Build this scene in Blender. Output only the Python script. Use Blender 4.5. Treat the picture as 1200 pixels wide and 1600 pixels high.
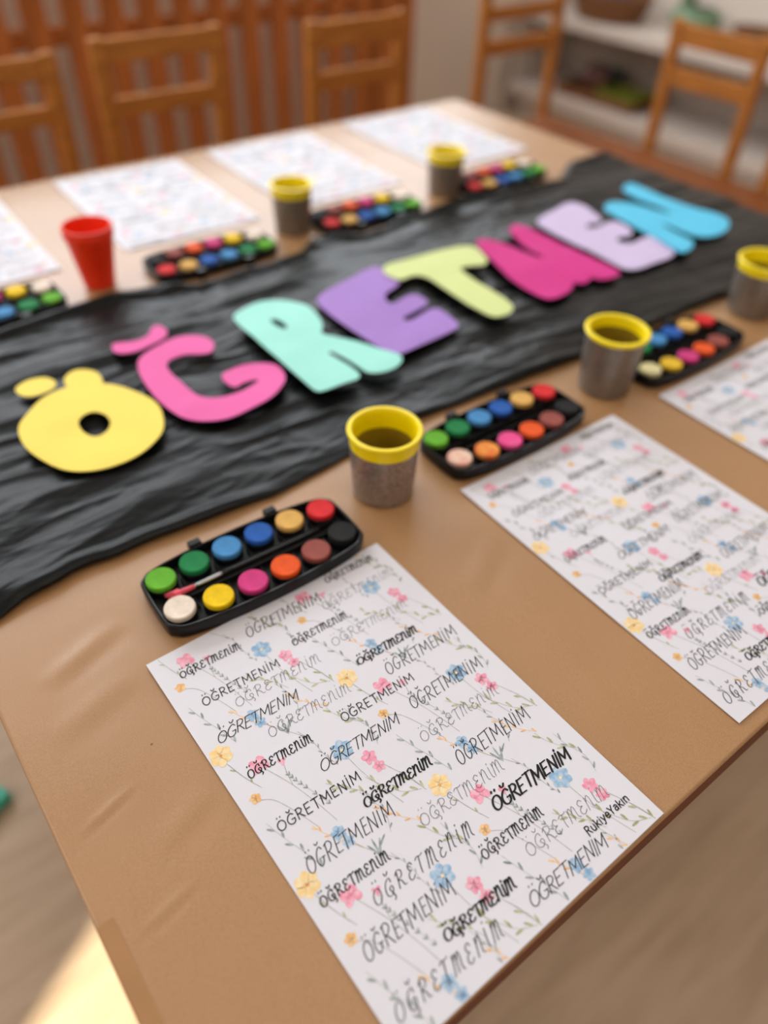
import bpy, bmesh, math, random
import numpy as np
from mathutils import Vector, Matrix
random.seed(7)
rng = np.random.default_rng(11)
sc = bpy.context.scene
for o in list(bpy.data.objects):
    bpy.data.objects.remove(o)
col = sc.collection
R = math.radians
TZ = 0.55                                    # height of the covered table top above the floor

# ------------------------------------------------------------------ camera
CAM = np.array([0.024964, -0.056775, 0.463753 + TZ])
RT = np.array([[0.792734, -0.608879, 0.028979],
               [0.399239, 0.554541, 0.730132],
               [0.460632, 0.56723, -0.682692]])          # right, up, forward
FPX = 1188.22
cd = bpy.data.cameras.new('camera')
cam = bpy.data.objects.new('camera', cd)
col.objects.link(cam)
cam.matrix_world = Matrix(((RT[0][0], RT[1][0], -RT[2][0], CAM[0]),
                           (RT[0][1], RT[1][1], -RT[2][1], CAM[1]),
                           (RT[0][2], RT[1][2], -RT[2][2], CAM[2]),
                           (0, 0, 0, 1)))
cd.sensor_fit = 'VERTICAL'
cd.sensor_height = 36.0
cd.sensor_width = 27.0
cd.lens = FPX / 1600 * 36.0
cd.clip_start = 0.01
cd.dof.use_dof = True
cd.dof.focus_distance = 0.505
cd.dof.aperture_fstop = 2.1
sc.camera = cam

# ------------------------------------------------------------------ light
w = bpy.data.worlds.new('world')
sc.world = w
w.use_nodes = True
w.node_tree.nodes['Background'].inputs[0].default_value = (0.75, 0.86, 1.0, 1)
w.node_tree.nodes['Background'].inputs[1].default_value = 1.5


def area(name, loc, direction, sx, sy, power, color):
    l = bpy.data.lights.new(name, 'AREA')
    l.shape = 'RECTANGLE'
    l.size = sx
    l.size_y = sy
    l.energy = power
    l.color = color
    o = bpy.data.objects.new(name, l)
    col.objects.link(o)
    o.location = loc
    o.rotation_euler = Vector(direction).to_track_quat('-Z', 'Y').to_euler()
    return o


area('daylight_back_window', (0.95, 2.56, 1.70), (0, -1, -0.22), 3.6, 1.3, 88, (0.94, 0.975, 1.0))
area('daylight_left_window', (-1.76, 1.0, 1.75), (1, 0, -0.35), 1.5, 1.2, 28, (1.0, 0.96, 0.90))
area('overhead_fill_light', (0.7, -0.7, 2.72), (0, 0.1, -1), 1.4, 1.4, 17, (1.0, 0.93, 0.84))  # unseen fill lamp, added to brighten the sides facing the camera
SUN_DIR = Vector((0.87 * math.cos(R(40)), 0.5 * math.cos(R(40)), -math.sin(R(40))))
sl = bpy.data.lights.new('sun', 'SUN')
sl.energy = 15.0
sl.angle = R(0.8)
sl.color = (1.0, 0.93, 0.74)
so = bpy.data.objects.new('sun', sl)
col.objects.link(so)
so.location = (-3, -2, 4)
so.rotation_euler = SUN_DIR.to_track_quat('-Z', 'Y').to_euler()

vs = sc.view_settings
vs.view_transform = 'Standard'
vs.look = 'None'
vs.gamma = 1.0
vs.use_curve_mapping = False
vs.exposure = -0.36


# ------------------------------------------------------------------ helpers
def at(px, py, z):
    """the point at height z (above the table top) that the photograph shows at pixel px, py"""
    d = np.array([(px - 600) / FPX, -(py - 800) / FPX, 1.0]) @ RT
    t = (z + TZ - CAM[2]) / d[2]
    return CAM + t * d


def s2l(c):
    return tuple(((x / 255) / 12.92 if x / 255 <= 0.04045 else ((x / 255 + 0.055) / 1.055) ** 2.4) for x in c)


class NT:
    def __init__(self, m):
        self.t = m.node_tree
        self.b = self.t.nodes['Principled BSDF']

    def n(self, kind, **kw):
        nd = self.t.nodes.new(kind)
        for k, v in kw.items():
            if k.startswith('i_'):
                key = k[2:]
                nd.inputs[int(key) if key.isdigit() else key.replace('_', ' ')].default_value = v
            else:
                setattr(nd, k, v)
        return nd

    def l(self, a, b):
        self.t.links.new(a, b)


MATS = {}


def mat(name, color, rough=0.5, metal=0.0, spec=0.5, var=0.0, vscale=20.0, stretch=(1, 1, 1), color2=None,
        bump=0.0, bscale=60.0, bdist=0.001, coat=0.0, detail=4.0, sheen=0.0, trans=0.0, alpha=1.0, coords='Object',
        contrast=(0.35, 0.65)):
    if name in MATS:
        return MATS[name]
    m = bpy.data.materials.new(name)
    m.use_nodes = True
    t = NT(m)
    b = t.b
    b.inputs['Roughness'].default_value = rough
    b.inputs['Metallic'].default_value = metal
    b.inputs['Specular IOR Level'].default_value = spec
    b.inputs['Coat Weight'].default_value = coat
    b.inputs['Transmission Weight'].default_value = trans
    b.inputs['Alpha'].default_value = alpha
    c4 = (*color, 1)
    b.inputs['Base Color'].default_value = c4
    m.diffuse_color = c4
    co = t.n('ShaderNodeTexCoord')
    mp = t.n('ShaderNodeMapping')
    mp.inputs['Scale'].default_value = stretch
    t.l(co.outputs[coords], mp.inputs[0])
    if var > 0 or color2:
        c2 = color2 or tuple(min(1, max(0, x * (1 - var))) for x in color)
        nz = t.n('ShaderNodeTexNoise', i_Scale=vscale, i_Detail=detail)
        t.l(mp.outputs[0], nz.inputs['Vector'])
        rp = t.n('ShaderNodeValToRGB')
        rp.color_ramp.elements[0].position = contrast[0]
        rp.color_ramp.elements[1].position = contrast[1]
        rp.color_ramp.elements[0].color = (*c2, 1)
        rp.color_ramp.elements[1].color = c4
        t.l(nz.outputs['Fac'], rp.inputs[0])
        t.l(rp.outputs[0], b.inputs['Base Color'])
    if bump > 0:
        nb = t.n('ShaderNodeTexNoise', i_Scale=bscale, i_Detail=5.0)
        t.l(mp.outputs[0], nb.inputs['Vector'])
        bp = t.n('ShaderNodeBump', i_Strength=bump, i_Distance=bdist)
        t.l(nb.outputs['Fac'], bp.inputs['Height'])
        t.l(bp.outputs[0], b.inputs['Normal'])
    MATS[name] = m
    return m


def link(o, parent=None):
    col.objects.link(o)
    if parent is not None:
        o.parent = parent
    return o


def tag(o, label=None, cat=None, group=None, kind=None):
    if label:
        o['label'] = label
    if cat:
        o['category'] = cat
    if group:
        o['group'] = group
    if kind:
        o['kind'] = kind
    return o


def empty(name, loc=(0, 0, 0), rz=0.0):
    o = bpy.data.objects.new(name, None)
    o.empty_display_size = 0.05
    o.location = loc
    o.rotation_euler = (0, 0, rz)
    return link(o)


def mesh_obj(name, verts, faces, m, parent=None, smooth=False, mids=None, mats=None):
    me = bpy.data.meshes.new(name)
    me.from_pydata([tuple(map(float, v)) for v in verts], [], faces)
    for mm in (mats or [m]):
        me.materials.append(mm)
    if mids is not None:
        me.polygons.foreach_set('material_index', mids)
    if smooth:
        me.polygons.foreach_set('use_smooth', [True] * len(me.polygons))
    me.update()
    return link(bpy.data.objects.new(name, me), parent)


def bm_obj(name, bm, m, parent=None, smooth=False):
    me = bpy.data.meshes.new(name)
    bmesh.ops.recalc_face_normals(bm, faces=bm.faces)
    bm.to_mesh(me)
    bm.free()
    me.materials.append(m)
    if smooth:
        me.polygons.foreach_set('use_smooth', [True] * len(me.polygons))
    return link(bpy.data.objects.new(name, me), parent)


def box(name, size, loc, m, parent=None, bevel=0.002, rot=(0, 0, 0), seg=2):
    bm = bmesh.new()
    bmesh.ops.create_cube(bm, size=1.0)
    bmesh.ops.scale(bm, vec=size, verts=bm.verts)
    if bevel > 0:
        bmesh.ops.bevel(bm, geom=bm.edges[:], offset=min(bevel, min(size) * 0.45), segments=seg, affect='EDGES', profile=0.5)
    o = bm_obj(name, bm, m, parent)
    o.location = loc
    o.rotation_euler = rot
    return o


def lathe(name, prof, m, parent=None, seg=48, sx=1.0, sy=1.0, caps=True):
    verts, faces = [], []
    for r, z in prof:
        for k in range(seg):
            a = 2 * math.pi * k / seg
            verts.append((r * sx * math.cos(a), r * sy * math.sin(a), z))
    for i in range(len(prof) - 1):
        for k in range(seg):
            k2 = (k + 1) % seg
            faces.append((i * seg + k, i * seg + k2, (i + 1) * seg + k2, (i + 1) * seg + k))
    if caps:
        faces.append(tuple(reversed(range(seg))))
        n = (len(prof) - 1) * seg
        faces.append(tuple(range(n, n + seg)))
    o = mesh_obj(name, verts, faces, m, parent, smooth=True)
    o.data.set_sharp_from_angle(angle=R(40))
    return o


def copy_tree(o, parent=None):
    c = o.copy()
    link(c, parent)
    for ch in o.children:
        copy_tree(ch, c)
    return c


def vnoise(x, y, seed=0):
    """smooth value noise on arrays"""
    xi = np.floor(x).astype(np.int64)
    yi = np.floor(y).astype(np.int64)
    xf, yf = x - xi, y - yi
    u = xf * xf * (3 - 2 * xf)
    v = yf * yf * (3 - 2 * yf)

    def h(a, b):
        n = (a * 374761393 + b * 668265263 + seed * 974634777) & 0xFFFFFFFF
        n = ((n ^ (n >> 13)) * 1274126177) & 0xFFFFFFFF
        n = n ^ (n >> 16)
        return (n & 0xFFFF) / 65535.0
    return (h(xi, yi) * (1 - u) + h(xi + 1, yi) * u) * (1 - v) + (h(xi, yi + 1) * (1 - u) + h(xi + 1, yi + 1) * u) * v


def catmull(pts, n=6, closed=False):
    P = np.array(pts, float)
    k = len(P)
    out = []
    rngk = range(k) if closed else range(k - 1)
    for i in rngk:
        if closed:
            p0, p1, p2, p3 = P[(i - 1) % k], P[i], P[(i + 1) % k], P[(i + 2) % k]
        else:
            p1, p2 = P[i], P[i + 1]
            p0 = P[i - 1] if i > 0 else 2 * p1 - p2
            p3 = P[i + 2] if i + 2 < k else 2 * p2 - p1
        for j in range(n):
            t = j / n
            out.append(0.5 * (2 * p1 + (p2 - p0) * t + (2 * p0 - 5 * p1 + 4 * p2 - p3) * t * t + (3 * p1 - p0 - 3 * p2 + p3) * t ** 3))
    if not closed:
        out.append(P[-1])
    return np.array(out)


# ------------------------------------------------------------------ materials
M_wood = mat('honey_wood', s2l((184, 118, 52)), 0.7, spec=0.2, var=0.35, vscale=6, stretch=(1.5, 1.5, 14), bump=0.05)
M_wood_dark = mat('red_brown_slat_wood', s2l((178, 102, 46)), 0.6, spec=0.3, var=0.35, vscale=5, stretch=(9, 9, 1))
M_wood_edge = mat('table_edge_wood', s2l((118, 54, 24)), 0.5, spec=0.3, var=0.3, vscale=8, stretch=(1, 1, 20))
M_low_table = mat('orange_brown_varnished_wood', s2l((132, 72, 26)), 0.6, spec=0.2, var=0.25, vscale=7, stretch=(12, 1, 1))
M_wall = mat('warm_white_wall', s2l((222, 209, 197)), 0.85, var=0.05, vscale=3)
M_white = mat('white_laminate', s2l((200, 188, 178)), 0.5, var=0.03, vscale=8)
M_floor = mat('beige_floor', s2l((198, 172, 144)), 0.5, color2=s2l((182, 156, 128)), vscale=5, stretch=(1.2, 9, 1), bump=0.02)
M_ceiling = mat('white_ceiling', s2l((230, 225, 218)), 0.9)
M_black_plastic = mat('black_plastic', (0.006, 0.006, 0.007), 0.32, spec=0.28, bump=0.02, bscale=300)
M_yellow_plastic = mat('yellow_plastic', s2l((255, 230, 0)), 0.35, var=0.04, vscale=30)
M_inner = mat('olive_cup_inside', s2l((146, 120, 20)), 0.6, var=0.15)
M_red_plastic = mat('red_plastic', s2l((248, 52, 8)), 0.45, var=0.03)
M_metal = mat('bright_metal', (0.3, 0.3, 0.3), 0.25, metal=1.0)
M_pink_bristle = mat('pink_bristles', s2l((232, 84, 104)), 0.6, var=0.35, vscale=400, stretch=(0.1, 1, 1))
M_paper = mat('white_paper', s2l((224, 224, 233)), 0.65, spec=0.3, var=0.015, vscale=9)
M_ink = mat('black_ink', (0.012, 0.012, 0.014), 0.55, spec=0.3)
M_ink_grey = mat('grey_ink', s2l((92, 88, 92)), 0.6, spec=0.3)
M_tape = mat('clear_brown_tape', s2l((170, 125, 80)), 0.3, spec=0.6, var=0.1, vscale=40)


def kraft_mat():
    m = mat('kraft_paper', s2l((178, 132, 92)), 0.37, spec=0.75)
    t = NT(m)
    co = t.n('ShaderNodeTexCoord')
    n1 = t.n('ShaderNodeTexNoise', i_Scale=1100.0, i_Detail=3.0)
    n2 = t.n('ShaderNodeTexNoise', i_Scale=9.0, i_Detail=5.0)
    mp = t.n('ShaderNodeMapping')
    mp.inputs['Scale'].default_value = (1, 2.2, 1)
    t.l(co.outputs['Object'], mp.inputs[0])
    t.l(mp.outputs[0], n1.inputs['Vector'])
    t.l(co.outputs['Object'], n2.inputs['Vector'])
    r1 = t.n('ShaderNodeValToRGB')
    r1.color_ramp.elements[0].position = 0.3
    r1.color_ramp.elements[1].position = 0.62
    r1.color_ramp.elements[0].color = (*s2l((162, 121, 80)), 1)
    r1.color_ramp.elements[1].color = (*s2l((182, 139, 95)), 1)
    t.l(n1.outputs['Fac'], r1.inputs[0])
    mx = t.n('ShaderNodeMixRGB', blend_type='MULTIPLY')
    mx.inputs[0].default_value = 0.35
    r2 = t.n('ShaderNodeValToRGB')
    r2.color_ramp.elements[0].color = (0.72, 0.70, 0.68, 1)
    r2.color_ramp.elements[1].color = (1, 1, 1, 1)
    t.l(n2.outputs['Fac'], r2.inputs[0])
    t.l(r1.outputs[0], mx.inputs[1])
    t.l(r2.outputs[0], mx.inputs[2])
    t.l(mx.outputs[0], t.b.inputs['Base Color'])
    bp = t.n('ShaderNodeBump', i_Strength=0.12, i_Distance=0.0003)
    t.l(n1.outputs['Fac'], bp.inputs['Height'])
    t.l(bp.outputs[0], t.b.inputs['Normal'])
    return m


M_kraft = kraft_mat()


def film_mat():
    m = mat('black_crepe_paper', s2l((8, 10, 10)), 0.36, spec=0.17)
    t = NT(m)
    co = t.n('ShaderNodeTexCoord')
    mp = t.n('ShaderNodeMapping')
    mp.inputs['Scale'].default_value = (22, 70, 30)
    mp.inputs['Rotation'].default_value = (0, 0, R(12))
    t.l(co.outputs['Object'], mp.inputs[0])
    n1 = t.n('ShaderNodeTexNoise', i_Scale=1.0, i_Detail=6.0, i_Distortion=0.8)
    t.l(mp.outputs[0], n1.inputs['Vector'])
    bp = t.n('ShaderNodeBump', i_Strength=0.42, i_Distance=0.003)
    t.l(n1.outputs['Fac'], bp.inputs['Height'])
    t.l(bp.outputs[0], t.b.inputs['Normal'])
    t.b.inputs['Sheen Weight'].default_value = 0.0
    return m


M_film = film_mat()


def glitter_mat(name, base, lite):
    m = mat(name, base, 0.36, metal=0.55)
    t = NT(m)
    co = t.n('ShaderNodeTexCoord')
    vo = t.n('ShaderNodeTexVoronoi', i_Scale=900.0)
    t.l(co.outputs['Object'], vo.inputs['Vector'])
    rp = t.n('ShaderNodeValToRGB')
    rp.color_ramp.elements[0].position = 0.15
    rp.color_ramp.elements[1].position = 0.95
    rp.color_ramp.elements[0].color = (*base, 1)
    rp.color_ramp.elements[1].color = (*lite, 1)
    sep = t.n('ShaderNodeSeparateColor')
    t.l(vo.outputs['Color'], sep.inputs[0])
    t.l(sep.outputs[0], rp.inputs[0])
    t.l(rp.outputs[0], t.b.inputs['Base Color'])
    bp = t.n('ShaderNodeBump', i_Strength=0.5, i_Distance=0.0005)
    t.l(sep.outputs[1], bp.inputs['Height'])
    t.l(bp.outputs[0], t.b.inputs['Normal'])
    return m


M_glitter = glitter_mat('silver_glitter', s2l((128, 115, 108)), s2l((182, 170, 164)))
M_silver = glitter_mat('dull_silver_wrap', s2l((120, 110, 100)), s2l((150, 140, 130)))


def wash_mat(name, deep, pale):
    m = mat(name, pale, 0.62, spec=0.35)
    t = NT(m)
    co = t.n('ShaderNodeTexCoord')
    nz = t.n('ShaderNodeTexNoise', i_Scale=260.0, i_Detail=4.0)
    t.l(co.outputs['Object'], nz.inputs['Vector'])
    rp = t.n('ShaderNodeValToRGB')
    rp.color_ramp.elements[0].position = 0.36
    rp.color_ramp.elements[1].position = 0.66
    rp.color_ramp.elements[0].color = (*deep, 1)
    rp.color_ramp.elements[1].color = (*pale, 1)
    t.l(nz.outputs['Fac'], rp.inputs[0])
    t.l(rp.outputs[0], t.b.inputs['Base Color'])
    return m


WASH = {
    'blue': wash_mat('printed_blue_wash', s2l((136, 176, 212)), s2l((190, 211, 230))),
    'pink': wash_mat('printed_pink_wash', s2l((236, 142, 170)), s2l((244, 192, 208))),
    'yellow': wash_mat('printed_yellow_wash', s2l((244, 208, 140)), s2l((246, 228, 188))),
    'orange': wash_mat('printed_orange_wash', s2l((236, 178, 108)), s2l((242, 208, 160))),
    'core': wash_mat('printed_orange_core', s2l((206, 130, 62)), s2l((226, 168, 96))),
    'greyleaf': wash_mat('printed_grey_green_wash', s2l((128, 142, 144)), s2l((178, 188, 186))),
    'greenleaf': wash_mat('printed_olive_wash', s2l((154, 160, 112)), s2l((198, 200, 168))),
    'stem': wash_mat('printed_stem_line', s2l((150, 152, 142)), s2l((182, 182, 172))),
}

# ------------------------------------------------------------------ room
WB, WL, WR, WF, CH = 2.60, -1.8, 3.15, -3.2, 2.8


def struct(o):
    o['kind'] = 'structure'
    return o


struct(box('floor', (WR - WL, WB - WF, 0.05), ((WR + WL) / 2, (WB + WF) / 2, -0.025), M_floor, bevel=0))
struct(box('ceiling', (WR - WL, WB - WF, 0.05), ((WR + WL) / 2, (WB + WF) / 2, CH + 0.025), M_ceiling, bevel=0))
struct(box('wall_right', (0.1, WB - WF, CH), (WR + 0.05, (WB + WF) / 2, CH / 2), M_wall, bevel=0))
struct(box('wall_front', (WR - WL, 0.1, CH), ((WR + WL) / 2, WF - 0.05, CH / 2), M_wall, bevel=0))


def wall_with_opening(name, axis, pos, a0, a1, o0, o1, z0, z1, thick=0.1):
    """a wall along one axis with a rectangular opening cut out of it"""
    rects = [(a0, o0, 0, CH), (o1, a1, 0, CH), (o0, o1, 0, z0), (o0, o1, z1, CH)]
    verts, faces = [], []
    for (p, q, u, v) in rects:
        n = len(verts)
        for t in (pos, pos + thick):
            for (aa, zz) in ((p, u), (q, u), (q, v), (p, v)):
                verts.append((aa, t, zz) if axis == 'x' else (t, aa, zz))
        faces += [(n, n + 1, n + 2, n + 3), (n + 7, n + 6, n + 5, n + 4)]
        for k in range(4):
            k2 = (k + 1) % 4
            faces.append((n + k, n + 4 + k, n + 4 + k2, n + k2))
    o = mesh_obj(name, verts, faces, M_wall)
    return struct(o)


def window(name, axis, pos, o0, o1, z0, z1, bars):
    root = empty(name, ((o0 + o1) / 2, pos, z0) if axis == 'x' else (pos, (o0 + o1) / 2, z0))
    struct(root)
    wd, ht = o1 - o0, z1 - z0
    t = 0.05

    def bar(a, z, sa, sz):
        size = (sa, 0.05, sz) if axis == 'x' else (0.05, sa, sz)
        loc = (a, 0, z) if axis == 'x' else (0, a, z)
        box('window_frame', size, loc, M_white, root, 0.004)
    bar(0, t / 2, wd, t)
    bar(0, ht - t / 2, wd, t)
    bar(-wd / 2 + t / 2, ht / 2, t, ht - 2 * t)
    bar(wd / 2 - t / 2, ht / 2, t, ht - 2 * t)
    for f in bars:
        bar(-wd / 2 + f * wd, ht / 2, 0.05, ht - 2 * t)


wall_with_opening('wall_back', 'x', WB, WL, WR, -0.9, 2.8, 1.03, 2.4)
window('window_1', 'x', WB + 0.06, -0.9, 2.8, 1.03, 2.4, (0.25, 0.5, 0.75))
# sunny window in the left wall, behind the viewer
tanE = math.tan(R(40))
wy1 = 0.405 - (-0.027 - WL) * 0.575
wall_with_opening('wall_left', 'y', WL - 0.1, WF, WB, wy1 - 0.46, wy1, 1.02, 1.98)
window('window_2', 'y', WL - 0.06, wy1 - 0.46 - 0.05, wy1 + 0.05, 0.97, 2.03, ())

# ------------------------------------------------------------------ slatted wooden cover under the back window
CY = 2.35
cover = tag(empty('slatted_cover', (0.6, CY, 0)), 'reddish brown wooden cover of upright slats along the back wall', 'slatted panel')
gaps = [0.678 + 0.1065 * k for k in range(-14, 12)]
sl_mesh = None
for k, gx in enumerate(gaps):
    x = gx + 0.053
    if x > 2.0:
        continue
    if sl_mesh is None:
        s = box('slat', (0.064, 0.018, 0.86), (x - 0.6, 0, 0.47), M_wood_dark, cover, 0.003)
        sl_mesh = s.data
    else:
        s = bpy.data.objects.new('slat', sl_mesh)
        s.location = (x - 0.6, 0, 0.47)
        link(s, cover)
    s.rotation_euler = (0, 0, 0)
for z, h in ((0.04, 0.07), (TZ - 0.028, 0.05), (0.93, 0.06)):
    box('rail', (2.88, 0.016, h), (-0.05, 0.018, z), M_wood_dark, cover, 0.003)
box('end_post', (0.05, 0.03, 0.94), (2.0 - 0.6, 0.01, 0.47), M_wood_dark, cover, 0.003)
for cx in (-1.45, 1.36):
    box('support_bracket', (0.03, 0.2, 0.9), (cx, 0.13, 0.46), M_wood_dark, cover, 0.003)


# ------------------------------------------------------------------ children's chairs
def chair(name, label, loc, rz, width, top, rails, seat_z=0.295, depth=0.27):
    """back plane at local y = 0, seat towards local -y; heights above the floor"""
    root = tag(empty(name, loc, rz), label, 'chair', "children's wooden chairs")
    t = 0.03
    for s in (-1, 1):
        x = s * (width / 2 - t / 2)
        o = box('back_leg', (t, 0.024, top), (x, 0.0, top / 2), M_wood, root, 0.006)
        o = box('front_leg', (t, 0.026, seat_z - 0.02), (x, -depth + 0.03, (seat_z - 0.02) / 2), M_wood, root, 0.005)
        box('side_stretcher', (0.018, depth - 0.05, 0.028), (x, -depth / 2 + 0.01, 0.12), M_wood, root, 0.004)
    for (z0, z1) in rails:
        box('back_rail', (width - 2 * t + 0.004, 0.016, z1 - z0), (0, 0, (z0 + z1) / 2), M_wood, root, 0.005)
    box('seat', (width - 0.004, depth - 0.012, 0.018), (0, -depth / 2 - 0.008, seat_z - 0.009), M_wood, root, 0.006)
    box('front_apron', (width - 2 * t, 0.016, 0.035), (0, -depth + 0.03, seat_z - 0.038), M_wood, root, 0.003)
    return root


railsB = [(TZ + 0.096, TZ + 0.137), (TZ + 0.005, TZ + 0.040)]
chair('wooden_chair', 'wooden chair cut by the left frame edge, at far side of covered table', (0.37, 1.5, 0), 0, 0.266, TZ + 0.128, [(TZ + 0.085, TZ + 0.123), (TZ + 0.012, TZ + 0.044)])
chair('wooden_chair', 'wooden chair behind the red cup, between two chairs at the slatted cover', (0.697, 1.5, 0), 0, 0.266, TZ + 0.140, railsB)
chair('wooden_chair', 'wooden chair before the right end of the slatted cover', (1.16, 1.5, 0), 0, 0.266, TZ + 0.126, [(TZ + 0.072, TZ + 0.122), (TZ - 0.012, TZ + 0.028)])
chair('wooden_chair', 'tall wooden chair beyond the far corner of covered table, before white shelf', (1.79, 1.61, 0), 0, 0.31, TZ + 0.19, [(TZ + 0.05, TZ + 0.083), (TZ - 0.03, TZ + 0.008), (TZ + 0.135, TZ + 0.17)], seat_z=0.28)
chair('wooden_chair', 'brightly lit orange wooden chair behind the low brown table', (1.925, 1.095, 0), R(-90), 0.27, TZ + 0.100, [(TZ + 0.045, TZ + 0.092), (TZ - 0.043, TZ + 0.0)], seat_z=0.30)
chair('wooden_chair', 'wooden chair at the right frame edge, beside the brightly lit orange chair', (1.925, 0.745, 0), R(-90), 0.27, TZ + 0.100, [(TZ + 0.045, TZ + 0.092), (TZ - 0.043, TZ + 0.0)], seat_z=0.30)

# low brown table beyond the right end
lt = tag(empty('low_table', (1.66, 1.0, 0)), 'low orange brown wooden table beyond the right end of covered table', 'table')
box('table_top', (0.49, 1.12, 0.022), (0, 0, TZ - 0.196 - 0.011), M_low_table, lt, 0.004)
for sx in (-1, 1):
    for sy in (-1, 1):
        box('leg', (0.04, 0.04, TZ - 0.218), (sx * 0.21, 0.285 if sy > 0 else -0.51, (TZ - 0.218) / 2), M_low_table, lt, 0.005)

# ------------------------------------------------------------------ white shelf and its contents
SX = 2.75
sh = tag(empty('low_shelf', (SX + 0.18, 1.55, 0)), 'low white open shelf unit against the right wall', 'shelf')
SL = 2.0
ztop, zlow = TZ - 0.142, TZ - 0.41
for z, t in ((ztop, 0.034), (zlow, 0.05)):
    box('shelf_board', (0.36, SL, t), (0, 0, z - t / 2), M_white, sh, 0.003)
for y in (-SL / 2 + 0.011, -0.3, SL / 2 - 0.011):
    box('side_panel', (0.345, 0.02, ztop - 0.034 - zlow), (0.005, y, (ztop - 0.034 + zlow) / 2), M_white, sh, 0.002)
box('back_panel', (0.008, SL, ztop - 0.034 - zlow), (0.172, 0, (ztop - 0.034 + zlow) / 2), M_white, sh, 0)
box('plinth', (0.30, SL - 0.04, zlow - 0.05), (0.02, 0, (zlow - 0.05) / 2), M_white, sh, 0.002)

M_wick = mat('brown_wicker', s2l((132, 84, 44)), 0.7, var=0.4, vscale=60, stretch=(1, 1, 4), bump=0.5, bscale=90, bdist=0.004)
M_blue = mat('blue_toy_plastic', s2l((44, 70, 128)), 0.5, var=0.2)
M_purple = mat('plum_toy_plastic', s2l((92, 56, 92)), 0.5, var=0.2)
M_sage = mat('muted_green_plastic', s2l((112, 140, 108)), 0.5, var=0.12)
M_olive = mat('yellow_green_plastic', s2l((118, 124, 34)), 0.5, var=0.2)
M_teal = mat('teal_plastic', s2l((70, 196, 172)), 0.45, var=0.1)
M_dteal = mat('dark_teal_card', s2l((70, 84, 82)), 0.6, var=0.2)
M_maroon = mat('dark_red_wood', s2l((92, 44, 28)), 0.5, var=0.2)


def tray(name, label, cat, size, loc, m, rz=0.0, group=None):
    """open rectangular tray: floor and four sloping walls"""
    lx, ly, h = size
    root = tag(empty(name, loc, rz), label, cat, group)
    box('tray_floor', (lx - 0.01, ly - 0.01, 0.006), (0, 0, 0.003), m, root, 0.001)
    for s in (-1, 1):
        box('tray_wall', (0.008, ly, h), (s * (lx / 2 - 0.004), 0, h / 2), m, root, 0.003, (0, R(4 * s), 0))
        box('tray_wall', (lx - 0.016, 0.008, h), (0, s * (ly / 2 - 0.004), h / 2), m, root, 0.003, (R(-4 * s), 0, 0))
    return root


def basket(label, loc, r, h, sx, sy):
    root = tag(empty('wicker_basket', loc), label, 'basket')
    lathe('basket_body', [(r * 0.78, 0), (r * 0.9, h * 0.4), (r, h), (r * 0.94, h), (r * 0.84, h * 0.4), (r * 0.72, 0.006)], M_wick, root, 32, sx, sy)
    tv, tf = [], []
    for k in range(32):
        a = 2 * math.pi * k / 32
        for j in range(6):
            b = 2 * math.pi * j / 6
            rr = r * 0.98 + 0.007 * math.cos(b)
            tv.append((rr * sx * math.cos(a), rr * sy * math.sin(a), h + 0.007 * math.sin(b)))
    for k in range(32):
        for j in range(6):
            tf.append((k * 6 + j, ((k + 1) % 32) * 6 + j, ((k + 1) % 32) * 6 + (j + 1) % 6, k * 6 + (j + 1) % 6))
    mesh_obj('basket_rim', tv, tf, M_wick, root, True)
    return root


basket('brown wicker basket on top of the white shelf, holding blue toys', (2.905, 2.2, ztop), 0.15, 0.085, 0.85, 1.15)
for k, (dx, dy, mm, lab) in enumerate(((-0.02, 0.03, M_blue, 'blue toy brick lying in the brown wicker basket'),
                                      (-0.01, -0.06, M_purple, 'plum coloured toy brick lying in the brown wicker basket'))):
    r = tag(empty('toy_brick', (2.905 + dx, 2.2 + dy, ztop + 0.007), 0.3 * k), lab, 'toy brick')
    box('brick_body', (0.07, 0.06, 0.085), (0, 0, 0.0425), mm, r, 0.005)
    for sx in (-1, 1):
        for sy in (-1, 1):
            lathe('stud', [(0.011, 0.085), (0.011, 0.095), (0.009, 0.096)], mm, r, 12).location = (sx * 0.018, sy * 0.015, 0)
basket('shallow brown basket on the white shelf right of the green container', (3.0, 1.58, ztop), 0.1, 0.05, 0.8, 1.2)
gp = tag(empty('green_container', (2.98, 1.86, ztop)), 'muted green plastic container with a raised neck on the white shelf', 'container')
lathe('container_body', [(0.055, 0), (0.082, 0.02), (0.088, 0.055), (0.07, 0.08), (0.066, 0.08), (0.08, 0.055), (0.07, 0.01)], M_sage, gp, 32, 0.9, 1.15)
lathe('neck', [(0.03, 0.06), (0.026, 0.12), (0.034, 0.135), (0.028, 0.135), (0.02, 0.1)], M_sage, gp, 24).location = (0.0, 0.045, 0)
tray('wooden_tray', 'brown wooden tray on the lower board of the white shelf', 'tray', (0.24, 0.40, 0.035), (2.90, 2.11, zlow), M_wick)
tray('green_tray', 'yellow green plastic tray lying in the brown wooden tray', 'tray', (0.14, 0.19, 0.045), (2.875, 2.02, zlow + 0.007), M_olive, 0.05)
tray('teal_box', 'dark grey teal box at the back of the brown wooden tray', 'box', (0.07, 0.15, 0.085), (2.96, 2.2, zlow + 0.007), M_dteal)
r = tag(empty('toy_block', (2.875, 2.175, zlow + 0.007), 0.3), 'dark red wooden toy house in the brown wooden tray', 'toy block')
box('block_body', (0.06, 0.09, 0.06), (0, 0, 0.03), M_maroon, r, 0.003)
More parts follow.
